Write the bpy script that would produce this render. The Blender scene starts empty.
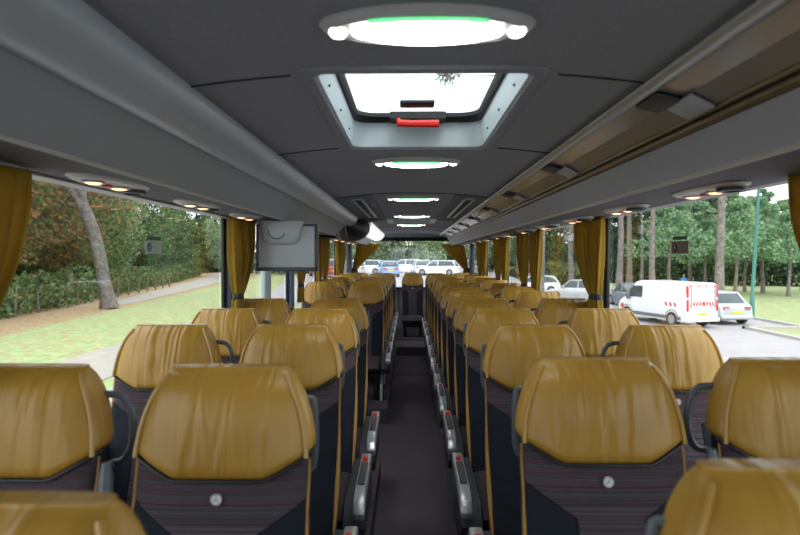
import bpy, bmesh, math, random
from mathutils import Vector, Matrix, noise
C = bpy.data.collections.new('Coach'); bpy.context.scene.collection.children.link(C)
PI = math.pi
sc = bpy.context.scene
CX, CZ, F = -0.04, 1.66, 580.0
VX, VY = 408.5, 257.0
def at(px, py, d): return Vector((CX + (px-VX)/F*d, d, CZ - (py-VY)/F*d))

# ------------------------------------------------------------------ materials
def mat(name, col, rough=.5, metal=0, spec=.5, bump=None, emit=None, var=None, coat=0):
    m = bpy.data.materials.new(name); m.use_nodes = True
    nt = m.node_tree; b = nt.nodes['Principled BSDF']
    b.inputs['Base Color'].default_value = (*col, 1)
    b.inputs['Roughness'].default_value = rough
    b.inputs['Metallic'].default_value = metal
    b.inputs['Specular IOR Level'].default_value = spec
    b.inputs['Coat Weight'].default_value = coat
    if emit:
        b.inputs['Emission Color'].default_value = (*emit[0], 1); b.inputs['Emission Strength'].default_value = emit[1]
    tc = nt.nodes.new('ShaderNodeTexCoord')
    if var:   # (scale, amount): gentle mottling of the base colour
        n = nt.nodes.new('ShaderNodeTexNoise'); n.inputs['Scale'].default_value = var[0]; n.inputs['Detail'].default_value = 5
        nt.links.new(tc.outputs['Object'], n.inputs['Vector'])
        r = nt.nodes.new('ShaderNodeValToRGB')
        a = var[1]
        r.color_ramp.elements[0].position = .3; r.color_ramp.elements[1].position = .7
        r.color_ramp.elements[0].color = (*[c*(1-a) for c in col], 1)
        r.color_ramp.elements[1].color = (*[min(1, c*(1+a)) for c in col], 1)
        nt.links.new(n.outputs['Fac'], r.inputs['Fac']); nt.links.new(r.outputs['Color'], b.inputs['Base Color'])
    if bump:  # (scale, strength, distance)
        n = nt.nodes.new('ShaderNodeTexNoise'); n.inputs['Scale'].default_value = bump[0]; n.inputs['Detail'].default_value = 3
        nt.links.new(tc.outputs['Object'], n.inputs['Vector'])
        bp = nt.nodes.new('ShaderNodeBump'); bp.inputs['Strength'].default_value = bump[1]; bp.inputs['Distance'].default_value = bump[2]
        nt.links.new(n.outputs['Fac'], bp.inputs['Height']); nt.links.new(bp.outputs['Normal'], b.inputs['Normal'])
    return m

def mth(nt, op, a, b=None, c=None):
    n = nt.nodes.new('ShaderNodeMath'); n.operation = op
    for i, v in enumerate((a, b, c)):
        if v is None: continue
        if isinstance(v, (int, float)): n.inputs[i].default_value = v
        else: nt.links.new(v, n.inputs[i])
    return n.outputs[0]

def leather():
    m = mat('leather', (.43, .255, .066), rough=.36, spec=.45)
    nt = m.node_tree; b = nt.nodes['Principled BSDF']; L = nt.links.new
    tc = nt.nodes.new('ShaderNodeTexCoord'); oi = nt.nodes.new('ShaderNodeObjectInfo')
    off = nt.nodes.new('ShaderNodeCombineXYZ'); L(mth(nt, 'MULTIPLY', oi.outputs['Random'], 37.), off.inputs[0]); L(mth(nt, 'MULTIPLY', oi.outputs['Random'], 11.), off.inputs[2])
    ad = nt.nodes.new('ShaderNodeVectorMath'); ad.operation = 'ADD'
    L(tc.outputs['Object'], ad.inputs[0]); L(off.outputs[0], ad.inputs[1])
    mp = nt.nodes.new('ShaderNodeMapping'); mp.inputs['Scale'].default_value = (24, 3, 3.2); L(ad.outputs[0], mp.inputs['Vector'])
    n = nt.nodes.new('ShaderNodeTexNoise'); n.inputs['Scale'].default_value = 1; n.inputs['Detail'].default_value = 1.5; n.inputs['Distortion'].default_value = .5
    L(mp.outputs[0], n.inputs['Vector'])
    # folds fade towards the top edge and the sides
    sp = nt.nodes.new('ShaderNodeSeparateXYZ'); L(tc.outputs['Object'], sp.inputs[0])
    ax = mth(nt, 'ABSOLUTE', sp.outputs[0])
    fx = nt.nodes.new('ShaderNodeMapRange'); fx.inputs['From Min'].default_value = .19; fx.inputs['From Max'].default_value = .07; L(ax, fx.inputs['Value'])
    fo = mth(nt, 'MULTIPLY', n.outputs['Fac'], fx.outputs[0])
    n2 = nt.nodes.new('ShaderNodeTexNoise'); n2.inputs['Scale'].default_value = 220; L(tc.outputs['Object'], n2.inputs['Vector'])
    b1 = nt.nodes.new('ShaderNodeBump'); b1.inputs['Strength'].default_value = .62; b1.inputs['Distance'].default_value = .028; L(fo, b1.inputs['Height'])
    b2 = nt.nodes.new('ShaderNodeBump'); b2.inputs['Strength'].default_value = .15; b2.inputs['Distance'].default_value = .002; L(n2.outputs['Fac'], b2.inputs['Height']); L(b1.outputs[0], b2.inputs['Normal'])
    L(b2.outputs[0], b.inputs['Normal'])
    # slow hide-to-hide colour shift
    n3 = nt.nodes.new('ShaderNodeTexNoise'); n3.inputs['Scale'].default_value = 6; L(ad.outputs[0], n3.inputs['Vector'])
    r = nt.nodes.new('ShaderNodeValToRGB'); r.color_ramp.elements[0].position = .3; r.color_ramp.elements[1].position = .7
    r.color_ramp.elements[0].color = (.345, .185, .024, 1); r.color_ramp.elements[1].color = (.43, .24, .038, 1)
    L(n3.outputs['Fac'], r.inputs['Fac']); L(r.outputs[0], b.inputs['Base Color'])
    return m

def stripes(wings):
    m = mat('striped_fabric', (.02, .02, .025), rough=.85, spec=.2)
    nt = m.node_tree; b = nt.nodes['Principled BSDF']; L = nt.links.new
    tc = nt.nodes.new('ShaderNodeTexCoord'); sp = nt.nodes.new('ShaderNodeSeparateXYZ'); L(tc.outputs['Object'], sp.inputs[0])
    x, y, z = sp.outputs
    run = z if wings else y
    nz = nt.nodes.new('ShaderNodeTexNoise'); nz.noise_dimensions = '1D'; nz.inputs['Scale'].default_value = 110; nz.inputs['Detail'].default_value = 3
    L(run, nz.inputs['W'])
    r = nt.nodes.new('ShaderNodeValToRGB'); r.color_ramp.interpolation = 'CONSTANT'
    cols = [(0, (.032, .026, .032)), (.36, (.12, .040, .048)), (.40, (.045, .036, .042)), (.47, (.11, .12, .15)), (.495, (.034, .028, .034)), (.56, (.14, .065, .06)), (.585, (.050, .042, .052)), (.66, (.10, .11, .13)), (.70, (.04, .03, .04))]
    e = r.color_ramp.elements; e[0].position, e[0].color = 0, (*cols[0][1], 1); e[1].position, e[1].color = cols[1][0], (*cols[1][1], 1)
    for p, c in cols[2:]:
        q = e.new(p); q.color = (*c, 1)
    L(nz.outputs['Fac'], r.inputs['Fac'])
    out = r.outputs[0]
    if wings:
        # shield shaped striped panel; plain navy cloth on the wings
        lim = mth(nt, 'MAXIMUM', mth(nt, 'SUBTRACT', .215, mth(nt, 'MULTIPLY', mth(nt, 'SUBTRACT', .955, z), 1.6)), .085)
        s = mth(nt, 'SUBTRACT', lim, mth(nt, 'ABSOLUTE', x))
        inside = mth(nt, 'GREATER_THAN', s, 0)
        front = mth(nt, 'GREATER_THAN', .05, y)
        mx = nt.nodes.new('ShaderNodeMix'); mx.data_type = 'RGBA'
        L(mth(nt, 'MULTIPLY', inside, front), mx.inputs[0]); mx.inputs[6].default_value = (.012, .015, .023, 1); L(out, mx.inputs[7])
        seam = mth(nt, 'LESS_THAN', mth(nt, 'ABSOLUTE', s), .003)
        m2 = nt.nodes.new('ShaderNodeMix'); m2.data_type = 'RGBA'; L(seam, m2.inputs[0]); L(mx.outputs[2], m2.inputs[6]); m2.inputs[7].default_value = (.004, .004, .006, 1)
        out = m2.outputs[2]
    L(out, b.inputs['Base Color'])
    n2 = nt.nodes.new('ShaderNodeTexNoise'); n2.inputs['Scale'].default_value = 14; L(tc.outputs['Object'], n2.inputs['Vector'])
    bp = nt.nodes.new('ShaderNodeBump'); bp.inputs['Strength'].default_value = .5; bp.inputs['Distance'].default_value = .02; L(n2.outputs['Fac'], bp.inputs['Height']); L(bp.outputs[0], b.inputs['Normal'])
    return m

def curtain_mat():
    m = mat('curtain', (.38, .24, .03), .7, spec=.2, bump=(60, .3, .004), var=(9, .15)); nt = m.node_tree; b = nt.nodes['Principled BSDF']
    o = [n for n in nt.nodes if n.type == 'OUTPUT_MATERIAL'][0]; t = nt.nodes.new('ShaderNodeBsdfTranslucent'); t.inputs[0].default_value = (.80, .47, .04, 1)
    mx = nt.nodes.new('ShaderNodeMixShader'); mx.inputs[0].default_value = .22; nt.links.new(b.outputs[0], mx.inputs[1]); nt.links.new(t.outputs[0], mx.inputs[2]); nt.links.new(mx.outputs[0], o.inputs[0]); return m
def glass(name, tint, gl=.035):
    m = bpy.data.materials.new(name); m.use_nodes = True; nt = m.node_tree; nt.nodes.clear()
    o = nt.nodes.new('ShaderNodeOutputMaterial'); t = nt.nodes.new('ShaderNodeBsdfTransparent'); t.inputs[0].default_value = (*tint, 1)
    g = nt.nodes.new('ShaderNodeBsdfGlossy'); g.inputs['Roughness'].default_value = .02
    f = nt.nodes.new('ShaderNodeLayerWeight'); f.inputs[0].default_value = .5
    k = mth(nt, 'ADD', gl, mth(nt, 'MULTIPLY', mth(nt, 'POWER', f.outputs['Facing'], 5.), .55))
    mx = nt.nodes.new('ShaderNodeMixShader'); nt.links.new(k, mx.inputs[0]); nt.links.new(t.outputs[0], mx.inputs[1]); nt.links.new(g.outputs[0], mx.inputs[2])
    nt.links.new(mx.outputs[0], o.inputs[0]); return m

def leafy(name, cols, trans=.3):
    m = bpy.data.materials.new(name); m.use_nodes = True; nt = m.node_tree; nt.nodes.clear(); L = nt.links.new
    o = nt.nodes.new('ShaderNodeOutputMaterial'); g = nt.nodes.new('ShaderNodeNewGeometry')
    r = nt.nodes.new('ShaderNodeValToRGB'); r.color_ramp.interpolation = 'LINEAR'; e = r.color_ramp.elements
    e[0].color = (*cols[0], 1); e[1].color = (*cols[-1], 1)
    for i, c in enumerate(cols[1:-1]): q = e.new((i+1)/(len(cols)-1)); q.color = (*c, 1)
    L(g.outputs['Random Per Island'], r.inputs[0])
    d = nt.nodes.new('ShaderNodeBsdfDiffuse'); t = nt.nodes.new('ShaderNodeBsdfTranslucent'); L(r.outputs[0], d.inputs[0]); L(r.outputs[0], t.inputs[0])
    mx = nt.nodes.new('ShaderNodeMixShader'); mx.inputs[0].default_value = trans; L(d.outputs[0], mx.inputs[1]); L(t.outputs[0], mx.inputs[2]); L(mx.outputs[0], o.inputs[0])
    return m

def emis(name, col, s):
    return mat(name, (.8, .8, .8), rough=.4, emit=(col, s))

M = dict(glowwhite=mat('white_lid_added_glow', (.85,.86,.88), .3, emit=((.95,.97,1), .75)), badge=mat('badge', (.8,.8,.8), .25),  # rear-left lid: brightness put into the material as emission
    leather=leather(), stripes=stripes(True), cushion=stripes(False),
    piping=mat('piping', (.42, .24, .055), .35),
    sidegold=mat('side_gold', (.36, .19, .025), .5),
    shell=mat('seat_shell', (.03, .033, .04), .5),
    black=mat('black_plastic', (.010, .010, .012), .5), rubber=mat('rubber', (.006, .006, .007), .6),
    handle=mat('handle_grey', (.085, .10, .115), .38),
    silver=mat('silver', (.50, .52, .54), .30, metal=.6), chrome=mat('chrome', (.75, .76, .78), .15, metal=1),
    pad=mat('arm_pad', (.045, .05, .055), .55), red=mat('red_button', (.65, .02, .012), .35),
    curtain=curtain_mat(),
    curtaintie=mat('curtain_tie', (.035, .045, .06), .7),
    ceil=mat('ceiling_fabric', (.225, .232, .258), .85, spec=.25, var=(160, .12), bump=(300, .3, .002)),
    ceilpanel=mat('ceiling_panel', (.14, .148, .168), .8, spec=.25, var=(160, .12)),
    rack=mat('rack_grey', (.30, .335, .395), .42, spec=.45), rackl=mat('rack_light', (.36, .405, .475), .33, spec=.5),
    rackpanel=mat('rack_panel', (.31, .325, .395), .55, spec=.3),
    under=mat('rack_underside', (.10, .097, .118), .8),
    trim=mat('pale_trim', (.42, .41, .40), .4), white=mat('white_plastic', (.72, .73, .74), .3),
    bronze=mat('bronze', (.16, .125, .065), .35, metal=.5),
    flap=mat('flap_lining', (.30, .26, .22), .45), rail=mat('rail', (.36, .39, .39), .3, metal=.3),
    carpet=mat('carpet', (.105, .085, .105), .95, spec=.1, var=(230, .4), bump=(420, .8, .004)),
    side=mat('side_wall', (.10, .10, .11), .8), frame=mat('window_rubber', (.012, .014, .018), .45),
    pillar=mat('pillar_blue', (.14, .19, .26), .6),
    housing=mat('housing', (.42, .42, .41), .4), duct=mat('hatch_reveal', (.50, .58, .60), .45),
    monitor=mat('monitor_grey', (.52, .57, .62), .35), monitord=mat('monitor_frame', (.07, .08, .09), .4),
    lamp=emis('lamp_white', (1, .99, .97), 15), spot=emis('lamp_spot', (1, .98, .95), 4), green=emis('lamp_green', (.02, 1, .25), .9),
    warm=emis('reading_warm', (1, .56, .24), 2.6),
    glass=glass('window_glass', (.97, .985, .98)), flapglass=mat('flap_glass', (.21, .20, .195), .2, spec=.7), hatchglass=glass('hatch_glass', (.95, .98, .98)),
    stickgreen=mat('sticker_green', (.01, .10, .05), .5), stickpale=mat('sticker_pale', (.36, .42, .42), .5), stickbrown=mat('sticker_brown', (.14, .12, .10), .5), stickblue=mat('sticker_blue', (.02, .05, .16), .5),
    bark=mat('bark', (.13, .115, .105), .95, var=(3.5, .45), bump=(7, 1, .12)), barkpine=mat('bark_pine', (.20, .17, .155), .95, var=(4, .4), bump=(8, 1, .1)),
    wood=mat('stake_wood', (.14, .12, .10), .9),
    car_white=mat('car_white', (.78, .79, .80), .3, coat=.5), car_silver=mat('car_silver', (.50, .53, .56), .3, metal=.35, coat=.5),
    car_dark=mat('car_dark', (.14, .17, .21), .3, metal=.3, coat=.5), car_blue=mat('car_blue', (.20, .30, .52), .3, coat=.5), car_red=mat('car_red', (.45, .03, .03), .3, coat=.5),
    carglass=mat('car_glass', (.05, .075, .085), .08), tyre=mat('tyre', (.015, .015, .016), .8), hub=mat('wheel_hub', (.35, .36, .37), .35, metal=.6),
    taillight=mat('tail_light', (.55, .015, .015), .25), plate=mat('plate_yellow', (.75, .50, .03), .5), bumper=mat('bumper_grey', (.12, .13, .14), .6),
    chevred=mat('chevron_red', (.62, .03, .03), .4),
    pole=mat('pole_green', (.035, .17, .13), .45), asphalt=mat('asphalt', (.30, .285, .30), .9, var=(1.2, .07)),
    path=mat('path_gravel', (.30, .275, .25), .95, var=(1.5, .12)), kerb=mat('kerb_stone', (.38, .36, .34), .9), paint=mat('road_paint', (.7, .7, .7), .7),
    jacket=mat('jacket_blue', (.03, .16, .45), .8), trousers=mat('trousers', (.03, .03, .04), .8), skin=mat('skin', (.45, .27, .2), .6), hair=mat('hair', (.03, .02, .015), .8),
    earth=mat('earth_bank', (.10, .085, .06), .95, var=(.8, .3)),
    leaf_autumn=leafy('leaf_autumn', [(.07, .12, .05), (.16, .19, .07), (.30, .19, .09), (.27, .13, .08), (.12, .17, .07)]),
    leaf_green=leafy('leaf_green', [(.05, .10, .05), (.09, .17, .07), (.18, .26, .10), (.26, .28, .10)]),
    leaf_dark=leafy('leaf_dark', [(.03, .05, .03), (.06, .10, .05), (.09, .14, .07)]),
    leaf_pine=leafy('leaf_pine', [(.13, .23, .15), (.21, .35, .21), (.31, .46, .27), (.42, .54, .30)]),
    leaf_pale=leafy('leaf_pale', [(.18, .26, .14), (.28, .37, .21), (.38, .46, .27)]),
    leaf_under=leafy('leaf_under', [(.05, .09, .04), (.11, .18, .07), (.18, .26, .11), (.20, .16, .08)]),
)
def grass_mat():
    m = mat('grass', (.1, .2, .05), .95, spec=.1); nt = m.node_tree; b = nt.nodes['Principled BSDF']; L = nt.links.new
    tc = nt.nodes.new('ShaderNodeTexCoord')
    n = nt.nodes.new('ShaderNodeTexNoise'); n.inputs['Scale'].default_value = 2.2; n.inputs['Detail'].default_value = 10; n.inputs['Roughness'].default_value = .65; L(tc.outputs['Object'], n.inputs[0])
    r = nt.nodes.new('ShaderNodeValToRGB'); e = r.color_ramp.elements; e[0].position = .3; e[1].position = .75
    e[0].color = (.20, .28, .12, 1); e[1].color = (.35, .42, .22, 1); L(n.outputs['Fac'], r.inputs[0])
    # fallen leaves: sparse in the lawn, thick along the wood edge on the left
    n2 = nt.nodes.new('ShaderNodeTexNoise'); n2.inputs['Scale'].default_value = 5; n2.inputs['Detail'].default_value = 6; L(tc.outputs['Object'], n2.inputs[0])
    sp = nt.nodes.new('ShaderNodeSeparateXYZ'); L(tc.outputs['Object'], sp.inputs[0])
    edge = nt.nodes.new('ShaderNodeMapRange'); edge.inputs['From Min'].default_value = -12.9; edge.inputs['From Max'].default_value = -13.7; edge.inputs['To Min'].default_value = -.045; edge.inputs['To Max'].default_value = .085
    L(mth(nt, 'ADD', sp.outputs[0], mth(nt, 'MULTIPLY', sp.outputs[1], .12)), edge.inputs['Value'])
    lv = nt.nodes.new('ShaderNodeMapRange'); lv.inputs['From Min'].default_value = .5; lv.inputs['From Max'].default_value = .56
    L(mth(nt, 'ADD', n2.outputs['Fac'], edge.outputs[0]), lv.inputs['Value'])
    mx = nt.nodes.new('ShaderNodeMix'); mx.data_type = 'RGBA'; L(lv.outputs[0], mx.inputs[0]); L(r.outputs[0], mx.inputs[6]); mx.inputs[7].default_value = (.33, .19, .13, 1)
    L(mx.outputs[2], b.inputs['Base Color']); return m
M['grass'] = grass_mat()

# ------------------------------------------------------------------ mesh helpers
class MB:
    def __init__(s): s.v = []; s.f = []; s.mi = []
    def add(s, v, f, mi=0):
        o = len(s.v); s.v += [tuple(p) for p in v]; s.f += [tuple(i+o for i in q) for q in f]; s.mi += [mi]*len(f); return s
    def box(s, x0, x1, y0, y1, z0, z1, mi=0):
        v = [(x, y, z) for z in (z0, z1) for y in (y0, y1) for x in (x0, x1)]
        return s.add(v, [(0,2,3,1),(4,5,7,6),(0,1,5,4),(2,6,7,3),(0,4,6,2),(1,3,7,5)], mi)
    def tube(s, pts, r, n=8, mi=0, closed=False):
        pts = [Vector(p) for p in pts]; N = len(pts); v = []; f = []
        up = None
        for i, p in enumerate(pts):
            if closed: t = pts[(i+1) % N]-pts[i-1]
            else: t = pts[min(i+1, N-1)]-pts[max(i-1, 0)]
            t.normalize()
            if up is None: up = t.orthogonal().normalized()
            else: up = (up - t*up.dot(t)).normalized()
            w = t.cross(up); rr = r[i] if isinstance(r, (list, tuple)) else r
            for k in range(n):
                a = 2*PI*k/n; v.append(p + (up*math.cos(a)+w*math.sin(a))*rr)
        M_ = N if closed else N-1
        for i in range(M_):
            for k in range(n):
                a = i*n+k; b = i*n+(k+1) % n; c = ((i+1) % N)*n+(k+1) % n; d = ((i+1) % N)*n+k
                f.append((a, b, c, d))
        if not closed: f += [tuple(reversed(range(n))), tuple(range((N-1)*n, N*n))]
        return s.add(v, f, mi)
    def loft(s, rings, closed=True, caps=True, mi=0):
        n = len(rings[0]); v = [p for r in rings for p in r]; f = []
        for i in range(len(rings)-1):
            for k in range(n if closed else n-1):
                a = i*n+k; b = i*n+(k+1) % n; f.append((a, b, b+n, a+n))
        if caps and closed: f += [tuple(reversed(range(n))), tuple(range((len(rings)-1)*n, len(rings)*n))]
        return s.add(v, f, mi)
    def prism(s, prof, axis, a, b, mi=0):   # closed 2D profile pushed along an axis: 'x' -> (y,z), 'y' -> (x,z), 'z' -> (x,y)
        def P(u, w, t): return {'x': (t, u, w), 'y': (u, t, w), 'z': (u, w, t)}[axis]
        return s.loft([[P(u, w, a) for u, w in prof], [P(u, w, b) for u, w in prof]], mi=mi)
    def ellipsoid(s, c, r, nu=14, nv=8, mi=0, z0=-1, z1=1):
        rings = []
        for j in range(nv+1):
            t = z0+(z1-z0)*j/nv; ph = math.asin(max(-1, min(1, t))) if False else (math.asin(z0)+(math.asin(z1)-math.asin(z0))*j/nv)
            rings.append([(c[0]+r[0]*math.cos(ph)*math.cos(2*PI*k/nu), c[1]+r[1]*math.cos(ph)*math.sin(2*PI*k/nu), c[2]+r[2]*math.sin(ph)) for k in range(nu)])
        return s.loft(rings, mi=mi)
    def build(s, name, mats, parent=None, smooth=False, bevel=0, seg=2, subd=0, angle=None):
        me = bpy.data.meshes.new(name); me.from_pydata(s.v, [], s.f)
        if not isinstance(mats, (list, tuple)): mats = [mats]
        for m in mats: me.materials.append(M[m] if isinstance(m, str) else m)
        for p, i in zip(me.polygons, s.mi): p.material_index = i
        bm = bmesh.new(); bm.from_mesh(me); bmesh.ops.recalc_face_normals(bm, faces=bm.faces)
        if bevel:
            es = [e for e in bm.edges if e.is_manifold and e.calc_face_angle(0) > .5]
            bmesh.ops.bevel(bm, geom=es, offset=bevel, segments=seg, affect='EDGES', profile=.5)
        bm.to_mesh(me); bm.free()
        if smooth or bevel:
            for p in me.polygons: p.use_smooth = True
            try: me.set_sharp_from_angle(angle=angle or R(42))
            except Exception: pass
        o = bpy.data.objects.new(name, me); C.objects.link(o)
        if subd:
            md = o.modifiers.new('s', 'SUBSURF'); md.levels = subd; md.render_levels = subd
        if parent: o.parent = parent
        return o
R = math.radians
def tag(o, label=None, cat=None, group=None, kind=None):
    if label: o['label'] = label
    if cat: o['category'] = cat
    if group: o['group'] = group
    if kind: o['kind'] = kind
    return o
def thing(name, loc, label, cat, group=None, rz=0):
    o = bpy.data.objects.new(name, None); C.objects.link(o); o.location = loc; o.rotation_euler = (0, 0, rz)
    o.empty_display_size = .1
    return tag(o, label, cat, group)
def struct(o): o['kind'] = 'structure'; return o
kids = {}
def dup(root, loc, label, group=None, rz=None, scale=None):
    def cp(o, par):
        c = o.copy(); C.objects.link(c)
        if par is not None: c.parent = par
        for ch in list(o.children): cp(ch, c)
        return c
    r = cp(root, None); r.location = loc; r['label'] = label
    if rz is not None: r.rotation_euler = (0, 0, rz)
    if scale is not None: r.scale = scale
    if group: r['group'] = group
    return r

# ------------------------------------------------------------------ coach seat
TOP = 1.245
def prof(z):
    """half width, half depth, centre y of the seat back at height z (podium = 0)"""
    if z < .95: w = .209+.010*math.sin(PI*min(1, max(0, (z-.4)/.55)))
    else: w = .211
    if z > .98:
        t = min(1, (z-.98)/(TOP-.98)); w = .211-.074*t**2.9
    yc = -.20+(z-.40)*.345+.06
    if z > .95: yc = -.20+.55*.345+.06+(z-.95)*.22
    d = .055 if z > .5 else .05
    hz = TOP-.07
    if z > hz: d *= max(.03, math.sqrt(max(0, 1-((z-hz)/.0705)**2)))
    return w, d, yc
def ring_pt(z, th, off=0, n=3.6):
    w, d, yc = prof(z); c, s_ = math.cos(th), math.sin(th)
    e = 2/n
    return Vector(((w+off)*math.copysign(abs(c)**e, c), yc+(d+off)*math.copysign(abs(s_)**e, s_), z))
NR = 44
def make_backrest(parent):
    b = MB(); zs = [.38+i*(TOP-.03-.38)/22 for i in range(23)]
    b.loft([[ring_pt(z, 2*PI*k/NR) for k in range(NR)] for z in zs])
    return b.build('backrest', 'stripes', parent, smooth=True)
def zbot(x, y):
    a = abs(x)
    t = min(1, max(0, (a-.11)/.10)); return .999+.054*t
def make_headrest(parent):
    b = MB(); rows = []
    H = 26
    for i in range(H+1):
        row = []
        for k in range(NR*2):
            th = 2*PI*k/(NR*2); p0 = ring_pt(1.0, th); zb = zbot(p0.x, p0.y)
            u = i/H; u = 1-(1-u)**1.35
            z = zb+(TOP+.006-zb)*u
            off = .011 if i > 0 else 0
            p = ring_pt(min(z, TOP-.0005), th, off if i > 1 else off*.85)
            # padded bulge in the middle of the front
            if p.y < prof(min(z, TOP-.0005))[2]:
                bul = .014*math.cos(min(1, abs(p.x)/.2)*PI/2)*math.sin(PI*min(1, max(0, u)))
                fold = .0022*math.sin(p.x*150+3*math.sin(z*17))*math.cos(min(1, abs(p.x)/.17)*PI/2)*math.sin(PI*u)
                p.y -= bul+fold
            p.z = z; row.append(p)
        rows.append(row)
    b.loft(rows, caps=True)
    h = b.build('headrest', 'leather', parent, smooth=True, angle=R(75)); h['label'] = 'mustard leather headrest'
    for s_ in (-1, 1):
        th = -PI/2+s_*.98
        pts = []
        for i in range(16):
            u = i/15; z = 1.046+(TOP-.010-1.046)*u
            pts.append(ring_pt(z, -PI/2+s_*1.02, .0150))
        MB().tube(pts, .0060, 6).build('piping', 'piping', h, smooth=True)
    # dark seam roll along the lower edge of the leather
    pts = []
    for k in range(33):
        th = -PI+.12+(PI-.24)*k/32; p0 = ring_pt(1.0, th); z = zbot(p0.x, p0.y)-.002
        p = ring_pt(z, th, .006); pts.append(p)
    MB().tube(pts, .004, 6).build('lower_seam', 'black', h, smooth=True)
    return h
def make_side_trim(parent, s_):
    b = MB(); rings = []
    for i in range(21):
        u = i/20; z = .45+(1.04-.45)*u
        half = .035+.20*math.sin(PI*min(1, u*1.15))**1.4*(1.1-u)
        c = -.40+.22*u
        row = []
        for j in range(5):
            a = c-half+2*half*j/4
            th = a if s_ > 0 else PI-a
            row.append(ring_pt(z, th, .0045 if 0 < j < 4 else -.001))
        rings.append(row)
    b.loft(rings, closed=False)
    return b.build('side_trim', 'sidegold', parent, smooth=True)
def make_badge(parent, y):
    # small round pin with a raised three-pointed star
    b = MB(); w, d, yc = prof(.958); y0 = yc-d-.004
    b.tube([(0, y0+.004, .958), (0, y0-.003, .958)], .0115, 20)
    g = b.build('badge', 'badge', parent, smooth=True)
    r = MB(); r.tube([(.0125*math.cos(2*PI*k/20), y0-.003, .958+.0125*math.sin(2*PI*k/20)) for k in range(20)], .0016, 6, closed=True)
    for k in range(3):
        a = PI/2+2*PI*k/3; ca, sa = math.cos(a), math.sin(a); q = .0022
        r.add([(-sa*q, y0-.0035, .958+ca*q), (sa*q, y0-.0035, .958-ca*q), (ca*.0115, y0-.004, .958+sa*.0115), (0, y0-.006, .958)], [(0, 1, 3), (1, 2, 3), (2, 0, 3)])
    r.build('star', 'silver', g)
def make_seat(label, side, kind, group):
    """side: +1 when the aisle lies on the +x side of the seat; kind: aisle / window / bench"""
    t = thing('coach_seat', (0, 0, 0), label, 'seat', group)
    make_backrest(t); make_headrest(t)
    for s_ in (-1, 1): make_side_trim(t, s_)
    make_badge(t, 0)
    # cushion
    b = MB(); rings = []
    for i in range(9):
        u = i/8; y = -.60+.46*u
        rr = .06*math.sqrt(max(0, 1-(1-u*6)**2)) if u < 1/6 else .06
        w_ = .195+.015*min(1, u*4)
        rings.append([(w_*math.copysign(abs(math.cos(a))**.5, math.cos(a)), y, .385+.012*u*0+(rr+.005)*math.copysign(abs(math.sin(a))**.5, math.sin(a))) for a in [2*PI*k/24 for k in range(24)]])
    b.loft(rings).build('cushion', 'cushion', t, smooth=True)
    b = MB(); b.box(-.19, .19, -.52, -.10, .25, .33); b.box(-.17, -.12, -.45, -.15, 0, .26) ; b.box(.12, .17, -.45, -.15, 0, .26)
    b.build('base', 'black', t, bevel=.01)
    if kind == 'bench': return t
    # grab handle at the aisle-side shoulder
    ex = .050 if kind == 'window' else .010
    x0 = side*(.195 if kind == 'window' else .190); hz = 1.085 if kind == 'window' else 1.075; pts = []
    for i in range(15):
        a = PI*i/14
        pts.append((x0+side*(.012+ex*math.sin(a)**.8), .125, hz+.088*math.cos(a)))
    pts = [(x0-side*.06, .105, hz+.094)]+pts+[(x0-side*.02, .075, hz-.10)]
    MB().tube(pts, .0092, 8).build('grab_handle', 'handle', t, smooth=True)
    if kind == 'aisle':
        # armrest: silver body seen from above with a dark pad and a red release button
        xs = side*.286; b = MB()
        pr = [(-.27, .575), (-.66, .555), (-.735, .53), (-.765, .49), (-.75, .455), (-.70, .47), (-.62, .50), (-.27, .525)]
        b.prism(pr, 'x', xs-.024, xs+.024)
        a = b.build('armrest', 'silver', t, bevel=.008)
        MB().prism([(-.40, .577), (-.63, .5645), (-.63, .558), (-.40, .568)], 'x', xs-.0165, xs+.0165).build('arm_pad', 'pad', a, bevel=.003)
        MB().box(xs-.011, xs+.011, -.375, -.345, .568, .585).build('release_button', 'red', a, bevel=.003)
        b = MB(); b.prism([(-.18, .52), (-.64, .485), (-.72, .41), (-.66, .34), (-.18, .34)], 'x', *sorted((side*.215, side*.304)))
        b.build('side_cover', 'shell', t, bevel=.008)
        b = MB(); b.prism([(-.30, .36), (-.36, .36), (-.50, .0), (-.44, .0)], 'x', *sorted((side*.19, side*.215)))
        b.build('leg', 'silver', t, bevel=.004)
    else:
        xs = side*.243; b = MB()
        b.tube([(xs, -.06, .70), (xs, -.03, .80), (xs, .0, .92), (xs, .015, 1.0), (xs, .018, 1.035)], [.017, .019, .019, .018, .011], 10)
        b.build('folded_armrest', 'handle', t, smooth=True)
    return t
ORD = ['front', 'second', 'third', 'fourth', 'fifth', 'sixth', 'seventh', 'eighth', 'ninth', 'tenth', 'eleventh', 'twelfth', 'thirteenth']
POD = .15
protos = {}
def put_seat(side, kind, x, y, dz, label, group):
    key = (side, kind)
    if key not in protos:
        s = make_seat(label, side, kind, group); protos[key] = s; s.location = (x, y, POD+dz); s.rotation_euler = (0, 0, 0)
    else: s = dup(protos[key], (x, y, POD+dz), label, group)
    return s
rnd = random.Random(4)
G_R, G_L = 'coach seats right of the aisle', 'coach seats left of the aisle'
rowsR = [.70, 1.47]+[2.33+.79*k for k in range(10)]
for i, y in enumerate(rowsR):
    dz = [-.03, -.016][i] if i < 2 else -.027
    w = ORD[i]
    nth = f'in the {w} row from the camera' if i else 'in the nearest row'
    if i == len(rowsR)-1: nth = 'in the last row before the rear bench'
    put_seat(-1, 'aisle', (.515 if i == 0 else .465 if i == 1 else .485), y, dz, f'mustard-topped seat next to the aisle, right side, {nth}', G_R)
    if i > 0: put_seat(-1, 'window', (.98 if i == 1 else 1.035), y, dz, f'mustard-topped seat by the right windows, {nth}', G_R)
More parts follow.
